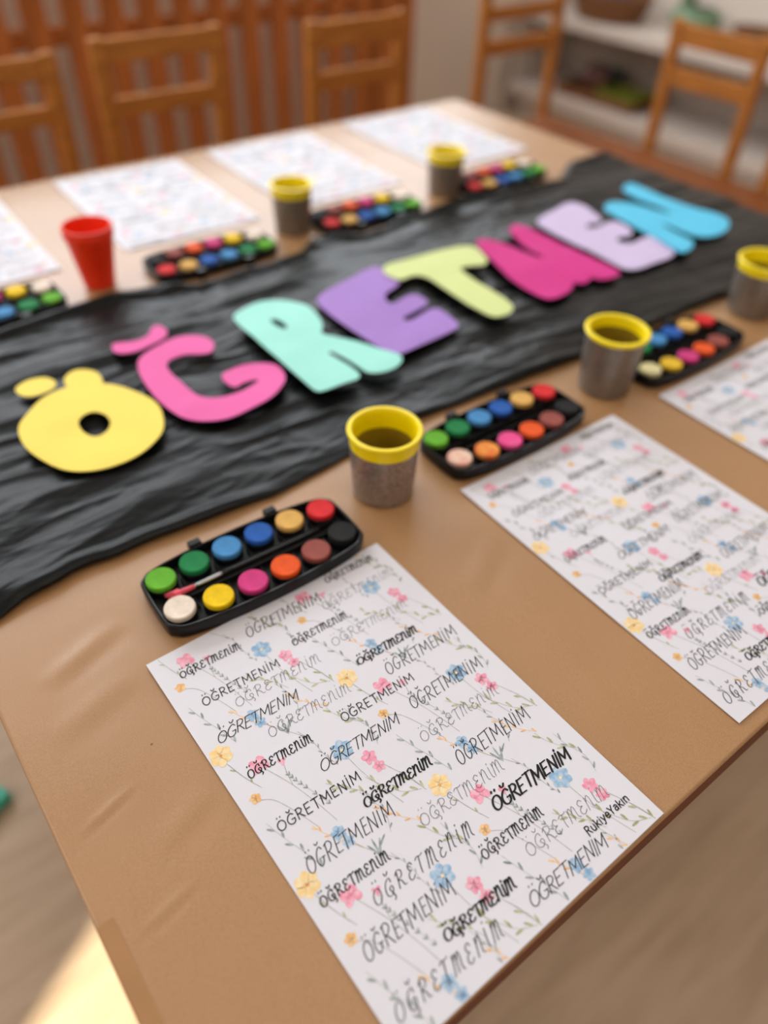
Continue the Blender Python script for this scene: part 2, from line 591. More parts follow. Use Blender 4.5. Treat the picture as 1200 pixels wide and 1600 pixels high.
mesh_obj('block_roof', [(-.035, -.05, .06), (.035, -.05, .06), (.035, .05, .06), (-.035, .05, .06), (0, -.05, .1), (0, .05, .1)],
         [(0, 3, 2, 1), (0, 1, 4), (2, 3, 5), (1, 2, 5, 4), (3, 0, 4, 5)], M_maroon, r)
r = tag(empty('toy_brick', (-0.09, 0.628, 0.0), 0.4), 'small teal toy brick on the floor left of the covered table', 'toy brick')
box('brick_body', (0.064, 0.032, 0.02), (0, 0, 0.01), M_teal, r, 0.003)
for sx in (-1, 1):
    lathe('stud', [(0.008, 0.02), (0.008, 0.026), (0.006, 0.027)], M_teal, r, 12).location = (sx * 0.012, 0, 0)

# ------------------------------------------------------------------ covered table
TW, TL = 1.266, 1.251
tb = tag(empty('craft_table', (TL / 2, TW / 2, 0)), 'square wooden craft table covered with brown kraft paper', 'table')
box('table_top', (TL, TW, 0.030), (0, 0, TZ - 0.016), M_wood_edge, tb, 0.0015)
for sx in (-1, 1):
    box('apron', (0.02, TW - 0.24, 0.05), (sx * (TL / 2 - 0.1), 0, TZ - 0.056), M_wood, tb, 0.002)
    box('apron', (TL - 0.22, 0.02, 0.05), (0, sx * (TW / 2 - 0.1), TZ - 0.056), M_wood, tb, 0.002)
    for sy in (-1, 1):
        box('leg', (0.045, 0.045, TZ - 0.031), (sx * (TL / 2 - 0.1), sy * (TW / 2 - 0.1), (TZ - 0.031) / 2), M_wood, tb, 0.004)


def grid(nx, ny, fx, fy, fz, thick=0.0):
    u, v = np.meshgrid(np.linspace(0, 1, nx), np.linspace(0, 1, ny))
    x, y = fx(u, v), fy(u, v)
    z = fz(x, y, u, v)
    V = np.stack([x, y, z], -1).reshape(-1, 3)
    F = []
    for j in range(ny - 1):
        for i in range(nx - 1):
            a = j * nx + i
            F.append((a, a + 1, a + nx + 1, a + nx))
    return V, F


def crease(x, y, x0, y0, x1, y1, h, wd):
    d = np.array([x1 - x0, y1 - y0])
    L = np.hypot(*d)
    d = d / L
    s = ((x - x0) * d[0] + (y - y0) * d[1]) / L
    t = -(x - x0) * d[1] + (y - y0) * d[0]
    env = np.clip(s, 0, 1) * np.clip(1 - s, 0, 1) * 4 * (s > 0) * (s < 1)
    return h * env * (np.exp(-(t / wd) ** 2) - 0.6 * np.exp(-((t + 1.6 * wd) / wd) ** 2))


def kraft_z(x, y, u, v):
    z = 0.0012 * (vnoise(x * 9, y * 15, 3) - 0.5) + 0.0005 * (vnoise(x * 22 + 5, y * 30, 4) - 0.5)
    for c in ((0.010, 0.207, 0.055, 0.219, 0.0010, 0.0022), (0.016, 0.134, 0.060, 0.142, 0.0009, 0.0022), (0.03, 0.325, 0.1, 0.35, 0.0010, 0.008),
              (0.02, 0.28, 0.09, 0.30, 0.0007, 0.01), (0.34, 0.02, 0.36, 0.19, 0.0006, 0.012), (0.045, 0.17, 0.09, 0.19, 0.0006, 0.008),
              (0.33, 0.21, 0.40, 0.25, 0.0007, 0.01)):
        z = z + crease(x, y, *c)
    return TZ + 0.0012 + z


V, F = grid(420, 420, lambda u, v: u * TL, lambda u, v: v * TW, kraft_z)
kr = mesh_obj('kraft_paper_cover', V, F, M_kraft, None, True)
tag(kr, 'brown kraft paper sheet covering the whole table top', 'paper cover')
md = kr.modifiers.new('thickness', 'SOLIDIFY')
md.thickness = 0.0006
md.offset = -1

# strip of tape on the left edge
V, F = grid(8, 40, lambda u, v: 0.0008 + u * 0.0095, lambda u, v: 0.002 + v * 0.15,
            lambda x, y, u, v: kraft_z(x, y, u, v) + 0.0003)
tp = mesh_obj('tape_strip', V, F, M_tape, None, True)
tag(tp, 'glossy strip of clear tape along the left edge of the kraft paper', 'tape')
for k, (fx_, fy_) in enumerate(((0.0728, 0.2389), (0.066, 0.19), (0.048, 0.163))):
    fo = mesh_obj('paper_fleck', [(0, 0, 0), (0.0012, 0.0003, 0), (0.0022, -0.0004, 0.0003), (0.001, -0.0006, 0.0003)], [(0, 1, 2, 3)], M_ink, kr)
    fo.location = (fx_, fy_, float(kraft_z(np.array(fx_), np.array(fy_), 0, 0)) + 0.0002)
    fo.scale = (1.0, 0.7, 1) if k == 0 else (0.5, 0.4, 1)

# ------------------------------------------------------------------ black crepe paper runner
KZ = TZ + 0.0021
fe_x = np.array([-0.01, 0.026, 0.089, 0.16, 0.267, 0.354, 0.452, 0.666, 0.958, 1.26])
fe_y = np.array([0.393, 0.402, 0.412, 0.410, 0.400, 0.408, 0.414, 0.400, 0.392, 0.398])
be_x = np.array([-0.01, 0.16, 0.25, 0.30, 0.35, 0.40, 0.56, 0.60, 0.66, 0.87, 0.92, 1.08, 1.15, 1.26])
be_y = np.array([0.812, 0.818, 0.830, 0.838, 0.830, 0.802, 0.804, 0.836, 0.803, 0.834, 0.802, 0.803, 0.846, 0.852])


def run_x(u, v):
    return 0.004 + u * 1.232 + 0.004 * np.sin(v * 17) * u


def run_y(u, v):
    x = 0.004 + u * 1.232
    f = np.interp(x, fe_x, fe_y) + 0.003 * (vnoise(x * 40, x * 0, 8) - 0.5)
    b = np.interp(x, be_x, be_y) + 0.006 * (vnoise(x * 30, x * 0, 9) - 0.5)
    return f + v * (b - f)


def ridged(a):
    return 1 - np.abs(2 * a - 1)


def run_h(x, y):
    # long folds along the runner, fanning out a little, with finer crumples on top
    q = y + 0.10 * (vnoise(x * 2.2, y * 3, 21) - 0.5) + 0.04 * (vnoise(x * 7, y * 6, 22) - 0.5)
    h = 0.0075 * ridged(vnoise(x * 2.6, q * 13, 1)) ** 2.0
    q2 = y + 0.12 * x * (vnoise(x * 1.5, y * 2, 30) - 0.35) + 0.03 * (vnoise(x * 11, y * 11, 31) - 0.5)
    h = h + 0.0045 * ridged(vnoise(x * 6, q2 * 32, 5)) ** 2.2
    h = h + 0.0018 * ridged(vnoise(x * 14 + q * 9, q2 * 52, 6)) ** 2
    h = h + 0.0006 * ridged(vnoise(x * 40 + y * 22, y * 95 - x * 20, 7)) ** 1.5
    return 0.0115 * np.tanh(h / 0.0115)


def run_z(x, y, u, v):
    h = run_h(x, y)
    e = np.minimum(np.clip(v / 0.05, 0, 1), np.clip((1 - v) / 0.04, 0, 1))
    lift = 0.007 * np.exp(-((v - 0.015) / 0.02) ** 2) * vnoise(x * 14, x * 0, 12) + 0.007 * np.exp(-((v - 0.975) / 0.025) ** 2)
    return KZ + 0.0006 + h * (0.25 + 0.75 * e) + lift


V, F = grid(640, 260, run_x, run_y, run_z)
rn = mesh_obj('black_paper_runner', V, F, M_film, None, True)
tag(rn, 'crumpled black crepe paper runner laid across the table under the letters', 'table runner')
md = rn.modifiers.new('thickness', 'SOLIDIFY')
md.thickness = 0.0003
md.offset = -1

# ------------------------------------------------------------------ coloured paper letters
LZ = 0.0165


def cut_letter(name, label, color, ox, oy, sc_, layer, parts):
    root = None
    m = mat('paper_' + name, s2l(color), 0.7, spec=0.3, var=0.05, vscale=12, bump=0.05, bscale=500, bdist=0.0003)
    zb = LZ + layer * 0.0022
    made = []
    for (pname, outl, holes, dz) in parts:
        loops = []
        for L in [outl] + holes:
            px = catmull([(ox + a / sc_, oy + b / sc_) for a, b in L], 4, True)
            loops.append(np.array([at(p[0], p[1], zb + dz)[:2] for p in px]))
        made.append((pname, loops, dz))
    c = made[0][1][0].mean(0)
    root = tag(empty('paper_letter', (c[0], c[1], TZ + zb - 0.0012)), label, 'paper letter', 'cut-out paper letters on the black runner')
    for pname, loops, dz in made:
        cu = bpy.data.curves.new('tmp', 'CURVE')
        cu.dimensions = '2D'
        cu.fill_mode = 'BOTH'
        cu.extrude = 0.0005
        for L in loops:
            sp = cu.splines.new('POLY')
            sp.points.add(len(L) - 1)
            for i, p in enumerate(L):
                sp.points[i].co = (p[0] - c[0], p[1] - c[1], 0, 1)
            sp.use_cyclic_u = True
        tmp = bpy.data.objects.new('tmp', cu)
        col.objects.link(tmp)
        dg = bpy.context.evaluated_depsgraph_get()
        me = bpy.data.meshes.new_from_object(tmp.evaluated_get(dg))
        bpy.data.objects.remove(tmp)
        bpy.data.curves.remove(cu)
        bm = bmesh.new()
        bm.from_mesh(me)
        bmesh.ops.remove_doubles(bm, verts=bm.verts, dist=1e-6)
        # refine, then let the sheet sag and curl gently over the runner
        for _ in range(3):
            ee = [e for e in bm.edges if e.calc_length() > 0.012]
            if ee:
                bmesh.ops.subdivide_edges(bm, edges=ee, cuts=1, use_grid_fill=False)
                bmesh.ops.triangulate(bm, faces=[f for f in bm.faces if len(f.verts) > 4])
        xs = np.array([v.co.x + c[0] for v in bm.verts])
        ys = np.array([v.co.y + c[1] for v in bm.verts])
        zz = 0.003 * (vnoise(xs * 14, ys * 16, 40 + layer) - 0.5) + 0.0012 * (vnoise(xs * 34, ys * 40, 41) - 0.5)
        for v, q in zip(bm.verts, zz):
            v.co.z += 0.0012 + q + dz
        me2 = bpy.data.meshes.new(pname)
        bm.to_mesh(me2)
        bm.free()
        me2.materials.clear()
        me2.materials.append(m)
        bpy.data.meshes.remove(me)
        link(bpy.data.objects.new(pname, me2), root)
    return root


cut_letter('yellow', 'yellow paper letter O with two dots, at the left end of the runner', (250, 226, 102), 10, 560, 4.615, 0, [
    ('letter_body', [(85, 510), (150, 400), (260, 290), (420, 210), (600, 180), (780, 190), (950, 245), (1080, 320), (1130, 420), (1130, 520), (1070, 610), (960, 700), (800, 770), (640, 808), (500, 814), (370, 785), (240, 720), (130, 630)],
     [[(518, 465), (560, 412), (640, 388), (718, 412), (752, 470), (718, 532), (640, 562), (560, 532)]], 0.0),
    ('dot', [(65, 215), (150, 155), (280, 135), (352, 165), (342, 210), (260, 255), (170, 275), (95, 260)], [], -0.001),
    ('dot', [(415, 150), (470, 95), (560, 80), (650, 100), (690, 150), (690, 200), (640, 235), (540, 240), (450, 215)], [], -0.0042)])
cut_letter('pink', 'pink paper letter G with a curved accent, right of the yellow O', (234, 102, 174), 160, 490, 4.0, 0, [
    ('letter_body', [(698, 190), (655, 150), (560, 135), (460, 150), (350, 200), (250, 265), (220, 320), (240, 390), (290, 470), (370, 560), (470, 635), (560, 662), (680, 665), (800, 645), (920, 595), (1050, 530), (1120, 460), (1142, 390), (1100, 330), (1020, 308), (900, 315), (800, 350), (745, 385), (775, 430), (830, 455), (880, 430), (940, 412), (975, 415), (930, 450), (860, 485), (740, 515), (640, 518), (570, 490), (500, 430), (430, 370), (402, 320), (430, 285), (520, 255), (620, 252), (680, 240)], [], 0.0),
    ('accent', [(62, 195), (120, 180), (200, 172), (280, 140), (310, 90), (350, 73), (398, 100), (402, 135), (370, 165), (300, 200), (220, 235), (140, 250), (75, 240)], [], -0.0015)])
cut_letter('mint', 'mint green paper letter R on the black runner', (164, 236, 224), 350, 450, 4.138, 1, [
    ('letter_body', [(62, 180), (120, 135), (220, 90), (340, 73), (450, 83), (540, 118), (605, 180), (637, 240), (634, 295), (720, 320), (850, 350), (1000, 395), (1120, 432), (1152, 470), (1110, 517), (1020, 548), (930, 548), (868, 510), (780, 455), (700, 413), (678, 425), (750, 470), (830, 520), (874, 560), (862, 592), (780, 620), (660, 657), (600, 662), (540, 622), (420, 522), (300, 420), (180, 312), (90, 230)],
     [[(303, 203), (350, 208), (402, 245), (397, 272), (350, 257), (310, 227)]], 0.0)])
cut_letter('violet', 'violet paper letter E between the mint R and pale green T', (166, 128, 206), 480, 410, 4.8, 0, [
    ('letter_body', [(80, 270), (130, 225), (300, 130), (450, 50), (540, 38), (600, 80), (682, 140), (672, 180), (610, 220), (580, 260), (610, 305), (660, 305), (720, 265), (800, 240), (870, 260), (902, 295), (860, 335), (780, 375), (725, 405), (735, 430), (790, 420), (870, 375), (930, 343), (990, 343), (1070, 400), (1132, 460), (1112, 497), (980, 562), (850, 622), (720, 682), (650, 692), (560, 652), (400, 552), (250, 452), (118, 352), (78, 302)], [], 0.0)])
cut_letter('lime', 'pale yellow green paper letter T on the black runner', (214, 227, 154), 590, 370, 5.4545, 1, [
    ('letter_body', [(48, 270), (90, 228), (200, 198), (400, 148), (600, 103), (740, 83), (832, 98), (902, 160), (932, 210), (902, 247), (800, 257), (722, 264), (717, 290), (800, 358), (950, 448), (1102, 548), (1153, 610), (1122, 662), (1020, 692), (930, 668), (800, 592), (650, 497), (530, 412), (440, 352), (350, 327), (280, 337), (200, 367), (130, 352), (68, 317)], [], 0.0)])
cut_letter('magenta', 'magenta paper letter M between the pale T and lavender E', (210, 42, 136), 730, 335, 4.8, 0, [
    ('letter_body', [(68, 215), (110, 193), (200, 203), (330, 238), (440, 288), (520, 320), (570, 330), (540, 300), (450, 250), (370, 180), (318, 120), (350, 83), (430, 93), (540, 138), (700, 213), (850, 288), (1000, 358), (1133, 430), (1122, 467), (1020, 492), (935, 480), (910, 502), (860, 522), (800, 512), (792, 545), (762, 582), (680, 627), (610, 637), (540, 612), (400, 532), (280, 442), (180, 342), (108, 272)], [], 0.0)])
cut_letter('lavender', 'pale lavender paper letter E beside the magenta M', (208, 192, 228), 830, 300, 5.0, 0, [
    ('letter_body', [(48, 240), (90, 190), (200, 130), (270, 90), (340, 88), (420, 118), (500, 170), (547, 215), (522, 240), (470, 242), (430, 265), (450, 285), (520, 275), (590, 240), (650, 233), (720, 258), (787, 315), (762, 345), (700, 350), (670, 370), (720, 395), (800, 395), (870, 365), (950, 348), (1040, 390), (1122, 455), (1082, 512), (960, 562), (840, 607), (750, 612), (680, 582), (500, 482), (300, 382), (130, 297)], [], 0.0)])
cut_letter('skyblue', 'sky blue paper letter N at the right end of the runner', (92, 200, 238), 930, 270, 5.4545, 1, [
    ('letter_body', [(78, 290), (110, 253), (200, 243), (330, 258), (480, 300), (600, 330), (650, 335), (560, 290), (420, 240), (300, 190), (238, 140), (260, 98), (310, 88), (400, 118), (550, 188), (700, 248), (850, 303), (1000, 343), (1100, 383), (1143, 430), (1112, 492), (1020, 532), (900, 542), (800, 517), (690, 470), (600, 435), (580, 440), (660, 490), (760, 545), (833, 595), (812, 652), (740, 682), (670, 652), (560, 582), (430, 512), (300, 442), (180, 372), (98, 322)], [], 0.0)])

# ------------------------------------------------------------------ printed sheets: stroke alphabet
def ell(cx, cy, rx, ry, a0=100, a1=470, n=12, tilt=0.0):
    out = []
    for k in range(n + 1):
        a = R(a0 + (a1 - a0) * k / n)
        out.append((cx + rx * math.cos(a) + tilt * ry * math.sin(a), cy + ry * math.sin(a)))
    return out


def glyphs(style):
    """letters on a unit cap height: (advance, [strokes]); a stroke is (points, curved)"""
    g = {}
    dots = [([(0.2, 1.2), (0.23, 1.27)], False), ([(0.5, 1.2), (0.53, 1.27)], False)]
    breve = [([(0.2, 1.34), (0.28, 1.2), (0.42, 1.18), (0.54, 1.34)], True)]
    if style == 'plain':
        g['O'] = (0.84, [(ell(0.38, 0.45, 0.36, 0.46), True)] + dots)
        g['G'] = (0.82, [([(0.66, 0.82), (0.45, 0.98), (0.18, 0.82), (0.03, 0.48), (0.14, 0.12), (0.42, 0.0), (0.66, 0.14), (0.7, 0.42)], True), ([(0.42, 0.42), (0.72, 0.42)], False)] + breve)
        g['R'] = (0.72, [([(0.08, 0), (0.08, 1)], False), ([(0.06, 0.98), (0.36, 1.0), (0.56, 0.78), (0.4, 0.53), (0.1, 0.48)], True), ([(0.26, 0.48), (0.64, 0)], False)])
        g['E'] = (0.66, [([(0.55, 0.0), (0.08, 0), (0.08, 0.98), (0.54, 1.0)], False), ([(0.08, 0.5), (0.46, 0.52)], False)])
        g['T'] = (0.74, [([(0.0, 0.98), (0.7, 1.0)], False), ([(0.35, 1), (0.35, 0)], False)])
        g['M'] = (0.98, [([(0.06, 0), (0.12, 1), (0.46, 0.3), (0.8, 1), (0.88, 0)], False)])
        g['N'] = (0.78, [([(0.08, 0), (0.1, 1), (0.6, 0.02), (0.64, 1)], False)])
        g['I'] = (0.28, [([(0.1, 0), (0.12, 1)], False), ([(0.12, 1.2), (0.14, 1.27)], False)])
    elif style == 'tall':
        g['O'] = (0.62, [(ell(0.28, 0.45, 0.25, 0.48, tilt=0.06), True)] + [([(0.2, 1.18), (0.22, 1.24)], False), ([(0.42, 1.18), (0.44, 1.24)], False)])
        g['G'] = (0.6, [([(0.5, 0.85), (0.36, 1.02), (0.14, 0.8), (0.03, 0.35), (0.16, 0.0), (0.36, 0.1), (0.46, 0.4)], True), ([(0.28, 0.42), (0.58, 0.42)], False), ([(0.18, 1.3), (0.28, 1.18), (0.42, 1.3)], True)])
        g['R'] = (0.6, [([(0.06, -0.02), (0.12, 1)], False), ([(0.02, 0.92), (0.32, 1.06), (0.5, 0.84), (0.36, 0.56), (0.1, 0.46)], True), ([(0.2, 0.48), (0.52, -0.06)], False)])
        g['E'] = (0.42, [([(0.4, 0.02), (0.06, 0.0), (0.12, 0.98), (0.42, 1.0)], False), ([(0.1, 0.52), (0.36, 0.54)], False)])
        g['T'] = (0.5, [([(-0.08, 0.96), (0.56, 1.04)], False), ([(0.26, 1), (0.22, -0.02)], False)])
        g['M'] = (0.84, [([(0.02, 0), (0.14, 1), (0.38, 0.28), (0.66, 1.02), (0.74, 0)], False)])
        g['N'] = (0.66, [([(0.04, 0), (0.12, 1), (0.48, 0.02), (0.58, 1.04)], False)])
        g['I'] = (0.26, [([(0.06, 0), (0.12, 0.98)], False), ([(0.16, 1.18), (0.18, 1.24)], False)])
    else:                                     # curly
        g['O'] = (0.86, [(ell(0.38, 0.42, 0.34, 0.43, 110, 500), True)] + dots)
        g['G'] = (0.9, [([(0.62, 0.72), (0.52, 0.96), (0.22, 0.86), (0.04, 0.5), (0.14, 0.12), (0.46, 0.02), (0.7, 0.26), (0.62, 0.5), (0.4, 0.42), (0.52, 0.2), (0.74, -0.12), (0.62, -0.28)], True)] + breve)
        g['R'] = (0.82, [([(0.1, 0), (0.13, 0.94)], False), ([(-0.05, 0.8), (0.18, 1.02), (0.52, 0.92), (0.5, 0.62), (0.16, 0.48), (0.4, 0.36), (0.6, 0.04), (0.8, 0.04)], True)])
        g['E'] = (0.66, [([(0.52, 0.82), (0.34, 1.0), (0.1, 0.82), (0.2, 0.58), (0.38, 0.54), (0.1, 0.42), (0.06, 0.14), (0.3, 0.0), (0.58, 0.18)], True)])
        g['T'] = (0.72, [([(0.0, 0.86), (0.22, 1.0), (0.5, 0.94), (0.74, 1.02)], True), ([(0.36, 0.96), (0.32, 0.3), (0.36, 0.0)], True)])
        g['M'] = (1.02, [([(0.02, 0.0), (0.12, 0.6), (0.1, 0.96)], True), ([(0.1, 0.6), (0.28, 0.98), (0.4, 0.8), (0.4, 0.05)], True), ([(0.4, 0.55), (0.6, 0.98), (0.74, 0.8), (0.76, 0.2), (0.94, 0.02)], True)])
        g['N'] = (0.76, [([(0.06, 0.0), (0.12, 0.6), (0.1, 0.96)], True), ([(0.1, 0.55), (0.34, 0.98), (0.5, 0.78), (0.52, 0.15), (0.68, 0.02)], True)])
        g['I'] = (0.34, [([(0.12, 0.94), (0.12, 0.2), (0.26, 0.02)], True), ([(0.12, 1.18), (0.15, 1.25)], False)])
    return g


SANS = {  # plain sans lettering: (advance, strokes) for the signature line
    'R': (0.66, [([(0.08, 0), (0.08, 1)], 0), ([(0.08, 1), (0.36, 1.0), (0.54, 0.78), (0.38, 0.54), (0.08, 0.5)], 1), ([(0.3, 0.5), (0.58, 0)], 0)]),
    'u': (0.58, [([(0.07, 0.7), (0.07, 0.25), (0.22, 0.0), (0.42, 0.08), (0.48, 0.3)], 1), ([(0.48, 0.7), (0.48, 0)], 0)]),
    'k': (0.52, [([(0.07, 1.05), (0.07, 0)], 0), ([(0.46, 0.7), (0.1, 0.32)], 0), ([(0.2, 0.42), (0.5, 0)], 0)]),
    'i': (0.24, [([(0.1, 0.7), (0.1, 0)], 0), ([(0.1, 0.94), (0.1, 1.0)], 0)]),
    'y': (0.52, [([(0.03, 0.7), (0.26, 0.05)], 0), ([(0.49, 0.7), (0.24, 0.0), (0.14, -0.26), (0.0, -0.26)], 1)]),
    'e': (0.58, [([(0.07, 0.38), (0.51, 0.38), (0.44, 0.64), (0.26, 0.71), (0.08, 0.52), (0.08, 0.2), (0.26, 0.0), (0.5, 0.12)], 1)]),
    'Y': (0.62, [([(0.02, 1), (0.3, 0.46), (0.3, 0)], 0), ([(0.58, 1), (0.3, 0.46)], 0)]),
    'a': (0.56, [([(0.1, 0.62), (0.28, 0.71), (0.44, 0.6), (0.46, 0.4), (0.46, 0)], 1), ([(0.46, 0.42), (0.2, 0.4), (0.06, 0.2), (0.2, 0.0), (0.4, 0.08), (0.46, 0.25)], 1)]),
    'j': (0.24, [([(0.1, 0.7), (0.1, 0)], 0)]),       # dotless i
    'n': (0.58, [([(0.07, 0.7), (0.07, 0)], 0), ([(0.07, 0.42), (0.2, 0.66), (0.4, 0.66), (0.48, 0.45), (0.48, 0)], 1)]),
}

PV, PF, PM = [], [], []          # lettering geometry


def ribbon(V, F, MI, pts, wfun, z, mi, clip=True):
    """flat ribbon along pts (mm), width from the local direction, rounded ends"""
    p = np.array(pts, float)
    n = len(p)
    if n < 2:
        return
    d = np.gradient(p, axis=0)
    d /= np.maximum(np.linalg.norm(d, axis=1, keepdims=True), 1e-9)
    base = len(V)
    for i in range(n):
        wd = wfun(d[i], i / (n - 1)) / 2
        nx, ny = -d[i][1] * wd, d[i][0] * wd
        V.append((p[i][0] + nx, p[i][1] + ny, z))
        V.append((p[i][0] - nx, p[i][1] - ny, z))
    for i in range(n - 1):
        q = (base + 2 * i, base + 2 * i + 1, base + 2 * i + 3, base + 2 * i + 2)
        if clip and not (0.6 < p[i][0] < 209.4 and -296.4 < p[i][1] < -0.6 and 0.6 < p[i + 1][0] < 209.4 and -296.4 < p[i + 1][1] < -0.6):
            continue
        F.append(q)
        MI.append(mi)
    for k in (0, n - 1):                       # caps
        wd = wfun(d[k], k / (n - 1)) / 2
        if wd < 0.12:
            continue
        if clip and not (1 < p[k][0] < 209 and -296 < p[k][1] < -1):
            continue
        b = len(V)
        a0 = math.atan2(d[k][1], d[k][0]) + (math.pi / 2 if k == 0 else -math.pi / 2)
        for j in range(6):
            a = a0 + math.pi * j / 5
            V.append((p[k][0] + wd * math.cos(a), p[k][1] + wd * math.sin(a), z))
        F.append(tuple(range(b, b + 6)))
        MI.append(mi)


ORDER = ['O', 'G', 'R', 'E', 'T', 'M', 'E', 'N', 'I', 'M']
STYLES = {   # alphabet, cap height mm, weight, contrast, slant, letter spacing, ink, jitter
    'thin': ('curly', 8.6, 0.34, 0.0, 0.2, 0.04, 1, 0.03),
    'slant': ('plain', 8.6, 0.60, 0.15, 0.42, -0.02, 0, 0.06),
    'curl': ('curly', 6.6, 0.78, 0.25, 0.14, 0.05, 0, 0.03),
    'brush': ('curly', 6.9, 1.05, 0.5, 0.28, -0.03, 0, 0.08),
    'tall': ('tall', 10.2, 0.58, 0.2, 0.18, 0.06, 0, 0.05),
    'plain': ('plain', 7.0, 0.72, 0.0, 0.12, 0.10, 0, 0.03),
    'heavy': ('plain', 8.8, 1.35, 0.3, 0.36, 0.0, 0, 0.08),
    'wide': ('curly', 9.8, 0.50, 0.45, 0.34, 0.26, 0, 0.05),
}
GL = {k: glyphs(k) for k in ('plain', 'tall', 'curly')}


def put_word(V, F, MI, style, x0, y0, length, ang, letters=ORDER, table=None, cap=None, weight=None):
    alph, caph, wt, con, slant, sp, ink, jit = STYLES.get(style, STYLES['plain'])
    G = table or GL[alph]
    caph = cap or caph
    wt = weight or wt
    adv = [G[c][0] + sp for c in letters]
    tot = sum(adv)
    kx = length / tot
    rr = random.Random(hash((round(x0), round(y0))) & 0xffff)
    ca, sa = math.cos(R(ang)), math.sin(R(ang))
    x = 0.0
    for c, a in zip(letters, adv):
        jy = (rr.random() - 0.5) * jit * 2
        js = 1 + (rr.random() - 0.5) * jit * 2
        for pts, cur in G[c][1]:
            q = [(px, py) for px, py in pts]
            if cur:
                q = catmull(q, 5)
            else:
                q2 = []
                for (u, v_) in zip(q[:-1], q[1:]):
                    for t in range(5):
                        f = t / 5
                        q2.append((u[0] + (v_[0] - u[0]) * f, u[1] + (v_[1] - u[1]) * f))
                q2.append(q[-1])
                q = np.array(q2)
            out = []
            for px, py in q:
                yy = (py * js + jy) * caph
                xx = (x + px) * kx + slant * yy
                out.append((x0 + xx * ca - yy * sa, y0 + xx * sa + yy * ca))

            def wf(d, t):
                down = abs(-d[0] * sa + d[1] * ca)
                return wt * (1 - con + con * 1.6 * down)
            # sharp corners in straight strokes: draw each leg on its own
            if cur:
                ribbon(V, F, MI, out, wf, 0.00022, ink)
            else:
                for k in range(0, len(out) - 1, 5):
                    ribbon(V, F, MI, out[k:k + 6], wf, 0.00022, ink)
        x += a


WORDS = [
    ('curl', 14.9, -25.6, 48.0), ('tall', 71.6, -22.0, 65.8), ('curl', 149.9, -12.2, 46.9), ('thin', 132.4, -34.2, 66.6), ('curl', 94.9, -48.7, 48.9),
    ('thin', 118.2, -67.0, 70.2), ('brush', 123.2, -91.5, 54.7), ('tall', 135.7, -111.1, 65.8), ('plain', 17.2, -55.0, 61.3), ('thin', 34.8, -69.4, 69.7),
    ('slant', 11.1, -86.3, 62.0), ('thin', 40.8, -103.1, 66.3), ('plain', 87.2, -122.9, 61.9), ('tall', 131.9, -143.9, 65.0), ('curl', 14.7, -120.3, 48.5),
    ('slant', 54.4, -144.4, 63.0), ('thin', 120.7, -167.7, 69.3), ('plain', 11.7, -161.4, 61.4), ('brush', 62.7, -180.6, 53.3), ('tall', 129.9, -194.9, 64.0),
    ('thin', 83.7, -212.0, 68.4), ('heavy', 126.0, -232.5, 66.5), ('tall', 12.4, -192.9, 63.7), ('curl', 7.6, -212.9, 48.8), ('wide', 32.2, -231.0, 76.0),
    ('curl', 100.1, -249.4, 49.8), ('thin', 122.8, -265.1, 70.7), ('slant', 103.3, -286.3, 63.0), ('tall', 11.3, -251.0, 63.6), ('brush', 51.8, -270.1, 52.8),
    ('wide', 6.6, -283.3, 76.0)]
for st, x, y, L in WORDS:
    put_word(PV, PF, PM, st, x, y, L, -2.6)
put_word(PV, PF, PM, 'plain', 161.4, -277.8, 38.9, -0.5, letters=['R', 'u', 'k', 'i', 'y', 'e', 'Y', 'a', 'k', 'j', 'n'], table=SANS, cap=5.0, weight=0.8)

# flower print, repeating every 102 mm
FV, FF, FM = [], [], []
WK = list(WASH.keys())
fr = random.Random(5)


def inside(x, y, m=0.8):
    return m < x < 210 - m and -297 + m < y < -m


def blob(cx, cy, rx, ry, rot, mk, z, n=12, wob=0.12, seed=0):
    rr = random.Random(seed)
    ph = [rr.random() * 6.28 for _ in range(3)]
    pts = []
    for k in range(n):
        a = 2 * math.pi * k / n
        s = 1 + wob * (math.sin(2 * a + ph[0]) * 0.5 + math.sin(3 * a + ph[1]) * 0.5)
        u, v_ = rx * s * math.cos(a), ry * s * math.sin(a)
        pts.append((cx + u * math.cos(rot) - v_ * math.sin(rot), cy + u * math.sin(rot) + v_ * math.cos(rot)))
    pts = [(min(max(px, 0.5), 209.5), min(max(py, -296.5), -0.5)) for px, py in pts]
    b = len(FV)
    FV.extend((px, py, z) for px, py in pts)
    FF.append(tuple(range(b, b + n)))
    FM.append(WK.index(mk))


def flower(cx, cy, r, petals, mk, core, seed, squash=1.0, a0=0.3):
    if not inside(cx, cy):
        return
    for k in range(petals):
        a = a0 + 2 * math.pi * k / petals
        blob(cx + 0.52 * r * math.cos(a), cy + 0.52 * r * squash * math.sin(a), 0.52 * r, 0.42 * r, a, mk, 0.00012, 12, 0.15, seed + k)
    if core:
        blob(cx, cy, r * 0.14, r * 0.14, 0, core, 0.00015, 8, 0.1, seed)


def stem(pts, mk='stem', wd=0.34):
    q = catmull(pts, 6)
    ribbon(FV, FF, FM, q, lambda d, t: wd, 0.00009, WK.index(mk))
    return q


